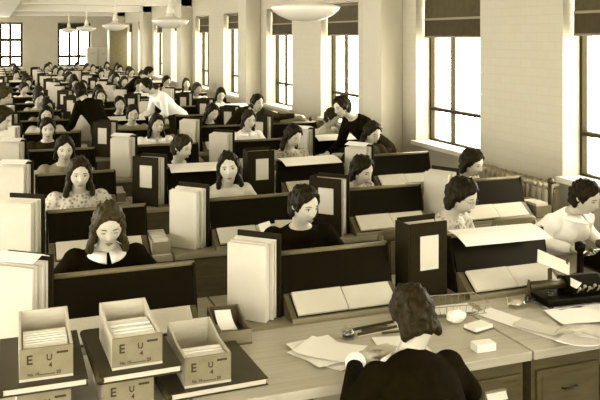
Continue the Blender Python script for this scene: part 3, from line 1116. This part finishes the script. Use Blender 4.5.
# ------------------------------------------------------------------ people on their feet
PS1 = Pose(stand=True, lean=.80, pitch=22, hands=((-.16, -.60, .93), (.16, -.58, .93)), elbows=(None, None))
PS3 = Pose(stand=True, lean=1.08, pitch=4, yaw=10, hands=((-.20, -.58, .92), (.62, -.46, 1.08)), elbows=(None, (.42, -.36, 1.06)))
for P, lab, loc, rz, st, hm, cl in (
        (PS1, 'person in black standing between two desks, back half turned', (1.32, 10.43, 0), -2.6, 3, 0, 'black'),
        (PS1, 'person in white shirt bending over a desk in the middle of the room', (2.60, 11.93, 0), -1.35, 0, 0, 'white'),
        (PS1, 'person in dark suit bending over near the far windows', (2.36, 16.20, 0), 1.45, 0, 0, 'black'),
        (PS3, 'woman in dark dress bending forward, arm out along a stand by the windows', (3.1, 10.48, 0), .1, 0, 0, 'dark'),
        (PS1, 'woman in black dress bending beside the column by the windows', (3.87, 7.68, 0), -1.35, 0, 0, 'black'),
        (PS1, 'person in white blouse leaning in from the side aisle, nearer', (-.45, 7.66, 0), 1.2, 2, 1, 'white'),
        (PS1, 'person in white blouse leaning in from the side aisle, farther', (-.42, 10.45, 0), 1.3, 2, 2, 'white')):
    person(P, lab, loc, rz, st, hm, cl, 'dark', 'white' if cl == 'white' else None, False, True, 'people standing among the desks')

# ------------------------------------------------------------------ the front desks, drawers towards the viewer
FV0, FV1 = 2.93, 3.594
def front_desk(label, u0, u1, peds, labelled):
    r = thing('desk', label, 'desk', (0, 0, 0), 0, 'front desks side by side')
    r.location = ((u0 + u1) / 2, FV0, 0)
    c = (u0 + u1) / 2
    h = (u1 - u0) / 2 - .003
    D = FV1 - FV0
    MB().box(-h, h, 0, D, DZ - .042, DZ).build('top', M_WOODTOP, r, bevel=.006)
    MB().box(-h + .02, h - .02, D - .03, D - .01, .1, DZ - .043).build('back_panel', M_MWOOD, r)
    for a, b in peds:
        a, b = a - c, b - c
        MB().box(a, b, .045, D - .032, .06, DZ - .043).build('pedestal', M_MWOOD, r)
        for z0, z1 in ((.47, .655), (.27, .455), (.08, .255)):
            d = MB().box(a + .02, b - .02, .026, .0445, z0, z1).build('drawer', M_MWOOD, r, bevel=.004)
            MB().box(a + .045, b - .045, .022, .0255, z0 + .025, z1 - .025)\
                .build('drawer_panel', M_MWOOD, d, bevel=.003)
            m = (a + b) / 2
            if labelled and z0 > .4:
                MB().box(m - .055, m + .055, .004, .0215, .575, .615).build('drawer_pull', M_WOOD, d, bevel=.003)
                MB().box(-.05, .05, -.002, 0, -.022, .022).build('label_card', M_PAPER, d, M=Matrix.Translation((m, .0, .595)) @ Matrix.Rotation(-.5, 4, 'X'))
            else:
                MB().tube([(m - .04, .021, (z0 + z1) / 2), (m - .035, .005, (z0 + z1) / 2), (m + .035, .005, (z0 + z1) / 2), (m + .04, .021, (z0 + z1) / 2)], .005, 6).build('drawer_pull', M_IRON, d, True)
        for x in (a + .01, b - .05):
            for y in (.06, D - .1):
                MB().box(x, x + .04, y, y + .04, 0, .059).build('foot', M_DWOOD, r)
    MB().box(peds[0][1] - c + .001, peds[-1][0] - c - .001, .03, .045, DZ - .13, DZ - .043).build('kneehole_rail', M_WOOD, r)
    return r
front_desk('oak front desk under the boxes marked E', -.80, .70, ((-.78, -.35), (.25, .68)), False)
front_desk('oak front desk where the woman with her back turned writes', .704, 2.216, ((.725, 1.19), (1.86, 2.195)), True)
front_desk('oak front desk under the black machine and scattered papers', 2.22, 3.72, ((2.24, 2.62), (3.3, 3.7)), False)

# the woman writing with her back to us, and the neighbour whose hand shows
PW = Pose(lean=.82, pitch=30, yaw=6, head=(-.045, -.46, 1.045), hands=((-.10, -.66, .815), (.12, -.64, .82)), elbows=((-.225, -.33, .77), (.29, -.32, .77)), dirs=((.35, -.9, -.05), (-.75, -.55, -.05)))
w = person(PW, 'woman in black dress with white collar writing, back to the camera', (1.50, 2.34, 0), PI, 3, 1, 'black', 'black', 'white')
for hnd in (PW.hands):
    e = Vector(hnd)
    el = Vector(PW.elbows[0 if hnd[0] < 0 else 1])
    d = (e - el).normalized()
    mb = MB()
    pts = [e - d * .05, e - d * .035, e - d * .01, e + d * .004]
    mb.tube(pts, [.037, .040, .043, .038], 14)
    mb.build('cuff', M_CLOTH['white'], w, True)
PN = Pose(lean=.55, pitch=25, hands=((-.20, -.46, .83), (.33, -.47, .835)), elbows=((-.28, -.2, .87), (.30, -.22, .86)), dirs=((.2, -.9, -.1), (.45, -.85, -.15)), sleeve='short')
person(PN, 'clerk at the picture edge holding papers, only the hand showing', (2.82, 2.42, 0), PI, 0, 0, 'dark', 'dark')
def armchair(label, loc, rz):
    r = chair(label, loc, rz, 'armchairs at the front desks')
    for s in (-1, 1):
        MB().tube([(s * .24, .19, .64), (s * .25, .0, .655), (s * .25, -.2, .65), (s * .235, -.22, .6), (s * .20, -.19, .41)], .017, 8).build('arm', M_WOOD, r, True)
armchair('wooden armchair of the woman with her back turned', (1.50, 2.37, 0), PI)
armchair('wooden armchair of the clerk at the picture edge', (2.82, 2.45, 0), PI)

# ------------------------------------------------------------------ boxes marked E and flat ledgers
M_LEDGER = mat('brown_black_leather', .018, .45, 'noise', .032, 9, spec=.2)
def flat_ledger(label, loc, w, l, rz=0, th=.03):
    r = thing('closed_ledger', label, 'ledger', loc, rz, 'flat black ledgers')
    MB().box(-w / 2, w / 2, 0, l, 0, .005).build('cover', M_LEDGER, r)
    MB().box(-w / 2 + .012, w / 2 - .006, .004, l - .006, .0055, th - .0055).build('page_block', M_PAPER2, r)
    MB().box(-w / 2, w / 2, 0, l, th - .005, th).build('cover', M_LEDGER, r)
    MB().tube([(-w / 2, 0, th / 2), (-w / 2, l, th / 2)], th / 2 - .0005, 12).build('spine', M_LEDGER, r, True)
    return r
bw = .185
card_box('lower box marked E under the ledger at the picture corner', (.165, 3.0, DZ + .001), 0, h=.128, back=0)
card_box('lower box marked E under the middle ledger', (.465, 3.0, DZ + .001), 0, h=.128, back=0)
flat_ledger('black ledger lying on the corner box, under box with cards', (.163, 2.965, DZ + .130), .30, .50, -.015)
flat_ledger('black ledger with round spine lying on the middle box', (.505, 2.955, DZ + .130), .30, .50, .02)
flat_ledger('black ledger flat on the desk under the half-empty box', (.815, 3.015, DZ + .001), .40, .42, .03)
zb = DZ + .161
card_box('box marked E full of cards, leftmost on the ledgers', (.172, 3.0, zb), -.02)
index_cards('pale file cards standing in the leftmost box', (.172, 3.0, zb), -.02, .155, .012, .215, .0095, .100, 8)
card_box('box marked E full of cards, middle of three', (.495, 2.99, zb), .02)
index_cards('pale file cards standing in the middle box', (.495, 2.99, zb), .02, .155, .012, .23, .0095, .100, 8)
card_box('half-empty box marked E on the lowest ledger', (.775, 3.035, DZ + .032), .0)
index_cards('short pack of file cards in the half-empty box', (.775, 3.035, DZ + .032), .0, .155, .012, .12, .0095, .098, 4)

# ------------------------------------------------------------------ things on the front desks
T = DZ + .001
sheet('white sheet at bottom of the pile by the writing woman', (1.36, 3.21, T), .22, .30, .5)
sheet('upper white sheet of the pile, turned askew', (1.345, 3.235, T + .006), .22, .29, .15, .006)
sheet('topmost white sheet of the pile, corner lifted', (1.37, 3.22, T + .014), .20, .27, .75, .008)
sheet('white sheet the woman with back turned writes on', (1.70, 3.17, T), .22, .26, -.2, .001)
def inkwell(label, loc):
    r = thing('inkwell', label, 'inkwell', loc, 0, 'glass inkwells')
    MB().lathe([(0, 0), (.032, 0), (.034, .01), (.034, .035), (.022, .045), (.022, .052), (.018, .052), (.018, .04), (.028, .032), (.028, .008), (0, .008)], 20).build('glass_pot', M_GLASS, r, True)
    MB().lathe([(0, .0095), (.026, .0095), (.026, .026), (0, .026)], 18).build('ink', M_GLOSS, r, True)
    return r
inkwell('small inkwell with dark ink beside the pen tray', (1.52, 3.36, T))
inkwell('inkwell by the scattered papers with a pen across', (2.70, 3.42, T))
r = thing('pen_tray', 'long narrow pen tray in front of the writing woman', 'tray', (1.68, 3.40, T), .12)
MB().box(-.12, .12, -.035, .035, 0, .006).build('base', M_PAPER2, r, bevel=.002)
for y in (-.035, .027):
    MB().box(-.12, .12, y, y + .008, .0061, .018).build('rim', M_IRON, r)
for k, (x, y, a, lab) in enumerate(((1.68, 3.40, .12, 'dark pen lying in the pen tray'), (1.76, 3.33, -.1, 'dark pen lying below the pen tray'), (2.60, 3.44, .3, 'dark pen leaning by the glass dish'), (2.73, 3.30, .05, 'dark pencil lying on the papers at the edge'))):
    r = thing('pen', lab, 'pen', (x, y, T + (.0125 if k == 0 else .022 if k == 2 else .008)), a, 'pens and pencils')
    MB().tube([(-.08, 0, 0), (.06, 0, 0)], .005, 8).build('holder', M_IRON, r, True)
    MB().tube([(.0602, 0, 0), (.085, 0, -.001)], [.004, .001], 8).build('nib', M_STEEL, r, True)
r = thing('glass_dish', 'clear glass dish on the desk by the scattered papers', 'dish', (2.50, 3.44, T))
MB().lathe([(0, 0), (.045, 0), (.05, .006), (.055, .045), (.05, .045), (.045, .01), (0, .008)], 22).build('bowl', M_GLASS, r, True)
MB().ball((0, 0, .02), (.032, .032, .011), 12).build('sponge', M_PAPER2, r, True)
o = MB().box(-.048, .048, -.03, .03, 0, .035).build('eraser_box', M_PAPER, bevel=.003)
tag(place(o, (2.02, 3.02, T), -.05), 'small white carton near the front desk edge', 'box')
r = thing('note_pad', 'thick pale note pad behind the small carton', 'pad', (2.14, 3.24, T), .25)
MB().box(-.06, .06, -.04, .04, 0, .008).build('backing', M_DWOOD, r)
MB().box(-.058, .058, -.038, .038, .0082, .024).build('leaves', M_PAPER, r, bevel=.002)
sheet('long white sheet lying lowest of the scattered papers', (2.38, 3.20, T), .13, .52, .32, .002)
sheet('folded white sheet on the long scattered sheet', (2.42, 3.12, T + .006), .12, .26, .55, .006, M_PAPER2)
sheet('white sheet near the inkwell at the picture edge', (2.78, 3.30, T), .30, .22, .2)
sheet('second white sheet overlapping it at the picture edge', (2.68, 3.20, T + .006), .25, .20, -.2, .004)
o = sheet('white papers held in the hand at the picture edge', (2.46, 2.86, T + .03), .14, .24, -.35, .02, th=.004)
o.rotation_euler = (-.18, .05, .6)
# crumpled paper
mb = MB()
ds, fs = sphere_dirs(14, 10)
mb.add([Vector((d.x * .055, d.y * .04, d.z * .03 + .03)) * (1 + .25 * noise.noise(d * 2.3)) for d in ds], fs)
tag(place(mb.build('crumpled_paper', M_PAPER), (2.09, 3.355, T), .4), 'crumpled white paper behind the note pad', 'paper')
# wire basket
r = thing('wire_basket', 'shallow wire basket in front of the tall black labelled binder', 'basket', (2.16, 3.50, T), -.12)
for z, sc in ((.003, .92), (.055, 1.0)):
    MB().tube([(-.16 * sc, -.085 * sc, z), (.16 * sc, -.085 * sc, z), (.16 * sc, .085 * sc, z), (-.16 * sc, .085 * sc, z), (-.16 * sc, -.085 * sc, z)], .0028, 6).build('rim_wire', M_STEEL, r)
for k in range(9):
    x = -.145 + k * .036
    MB().tube([(x, -.085, .055), (x * .92, -.078, .003), (x * .92, .078, .003), (x, .085, .055)], .0016, 5).build('wire', M_STEEL, r)
sheet('white paper lying in the wire basket', (2.16, 3.50, T + .006), .22, .12, -.1, .004)
# card trays between the stands
def small_tray(label, cards, loc, rz, w=.13, l=.22, h=.075, wood=None, n=6):
    card_box(label, loc, rz, w, l, h, words=False, back=.02, wood=wood or M_LWOOD)
    index_cards(cards, loc, rz, w - .03, .012, l * .8, .0095, h + .012, n, M_PAPER2)
card_box('open wooden tray between the first two binders, front row', (1.01, 3.455, T), -.04, .15, .27, .065, False, back=.03, wood=M_MWOOD)
sheet('rolled pale paper lying in the front tray', (1.015, 3.58, T + .012), .09, .18, .05, .012, M_PAPER2, .003)
sheet('white slip standing askew in the front tray', (1.0, 3.60, T + .06), .08, .12, .1, .012, M_PAPER, .002).rotation_euler = (.5, .1, .1)
small_tray('card tray beside the tall black labelled binder, front row', 'cards fanned in tray beside the labelled binder', (1.925, 3.365, T), -.06, .10, .22)
small_tray('pale card box behind the bowed woman with white collar', 'cards filling the box behind the bowed woman', (.985, V0 + PITCH + .02, T), .0, .12, .26, .085)
small_tray('dark card tray on the window desk before the radiator', 'cards in the dark tray before the radiator', (3.922, V0 + PITCH + .03, T), 0, .14, .24, .09, M_DWOOD)
for i in range(2, 9):
    for j in range(3):
        if (i + j) % 2 == 0:
            small_tray('small card tray, %s row from front, beside the %s stand' % (ORD[i], ORD[j]), 'cards in small tray, %s row from front, beside the %s stand' % (ORD[i], ORD[j]),
                       (COLS[j] + .42, V0 + PITCH * i + .31, T), 0, .10, .22, .08, [M_LWOOD, M_MWOOD][i % 2])
# the open leaves standing on the second row ledger
r = thing('open_leaf_folder', 'white leaves standing open like a tent on second row ledger', 'folder', (1.74, V0 + PITCH - .0, DZ + .055), .1)
MB().prism([(.0, .0), (.004, .0), (.055, .10), (.05, .10)], -.12, .0).build('leaf', M_PAPER, r, M=Matrix.Rotation(.5, 4, 'Z'))
MB().prism([(.0, .0), (.004, .0), (.055, .10), (.05, .10)], .0, .12).build('leaf', M_PAPER2, r, M=Matrix.Rotation(-.35, 4, 'Z'))

# black office machine, stamp and typewriter by the windows
r = thing('numbering_machine', 'black office machine with a card holder on the front desk', 'machine', (2.82, 3.42, T), -.08)
MB().box(-.2, .2, -.10, .10, .012, .045).build('base', M_GLOSS, r, bevel=.01)
for x in (-.17, .17):
    for y in (-.08, .08):
        MB().box(x - .012, x + .012, y - .012, y + .012, 0, .0118).build('foot', M_IRON, r)
MB().prism([(-.06, .046), (.09, .046), (.09, .11), (.03, .125), (-.06, .075)], -.02, .19).build('housing', M_GLOSS, r, bevel=.008)
MB().tube([(-.22, .03, .085), (.02, .03, .085)], .024, 14).build('roller', M_IRON, r, True)
for k in range(6):
    MB().tube([(-.0 + k * .03, -.065, .062 + .01 * (k % 2)), (-.0 + k * .03, -.085, .085 + .01 * (k % 2))], .004, 6).ball((k * .03, -.086, .088 + .01 * (k % 2)), .009, 8).build('key', M_STEEL, r, True)
MB().box(-.012, .012, -.002, .002, .05, .16).box(.10, .112, -.002, .002, .05, .2).build('bracket', M_IRON, r, M=Matrix.Translation((-.08, .06, 0)))
MB().box(-.11, .10, -.002, .002, -.035, .035).build('card_holder', M_PAPER2, r, M=Matrix.Translation((-.06, .05, .19)) @ Matrix.Rotation(.42, 4, 'Y') @ Matrix.Rotation(-.5, 4, 'X'))
MB().box(-.02, .02, -.06, .06, 0, .004).build('white_card', M_PAPER, r, M=Matrix.Translation((.0, -.02, .10)) @ Matrix.Rotation(-.7, 4, 'Y'))
for s in (-1, 1):
    MB().tube([(-.24 + s * .012, .02, .01), (-.225, .03, .12)], .006, 6).build('strut', M_IRON, r, True)
r = thing('stamp_post', 'black upright stamp post beside the woman in white', 'stamp', (3.14, 3.72, T))
MB().lathe([(0, 0), (.05, 0), (.05, .015), (.02, .03), (.018, .15), (.03, .16), (.03, .2), (.012, .21), (0, .21)], 18).build('post', M_GLOSS, r, True)
MB().tube([(.02, 0, .12), (.06, -.02, .16)], .008, 8).ball((.062, -.021, .162), .014, 8).build('lever', M_IRON, r, True)
def typewriter(label, loc, rz):
    r = thing('typewriter', label, 'typewriter', loc, rz)
    MB().prism([(-.16, .012), (.15, .012), (.15, .15), (.06, .17), (-.02, .10), (-.16, .05)], -.16, .16).build('body', M_GLOSS, r, bevel=.008)
    MB().box(-.15, -.13, -.15, .14, 0, .0118).box(.13, .15, -.15, .14, 0, .0118).build('foot', M_IRON, r)
    MB().tube([(-.2, .09, .195), (.2, .09, .195)], .022, 14).build('platen', M_IRON, r, True)
    for s in (-1, 1):
        MB().tube([(s * .2001, .09, .195), (s * .225, .09, .195)], .026, 14).build('platen_knob', M_IRON, r, True)
    MB().tube([(-.19, .05, .20), (-.25, .02, .225)], .006, 6).build('return_lever', M_STEEL, r, True)
    for row in range(4):
        for k in range(10):
            MB().lathe([(0, 0), (.011, 0), (.011, .006), (0, .006)], 8, (-.125 + k * .0265 + row * .004, -.135 + row * .028, .064 + row * .016)).build('key', M_STEEL, r)
    MB().prism([(.108, .19), (.112, .19), (.135, .31), (.131, .31)], -.105, .105).build('paper', M_PAPER, r)
    return r
typewriter('black typewriter in front of the woman in white by the window', (3.46, 3.77, T), PI)
sheet('white sheet lying beside the typewriter', (3.76, 3.82, T), .2, .28, .2)
sheet('white sheet lying in front of the typewriter', (3.35, 3.40, T), .26, .2, -.1)
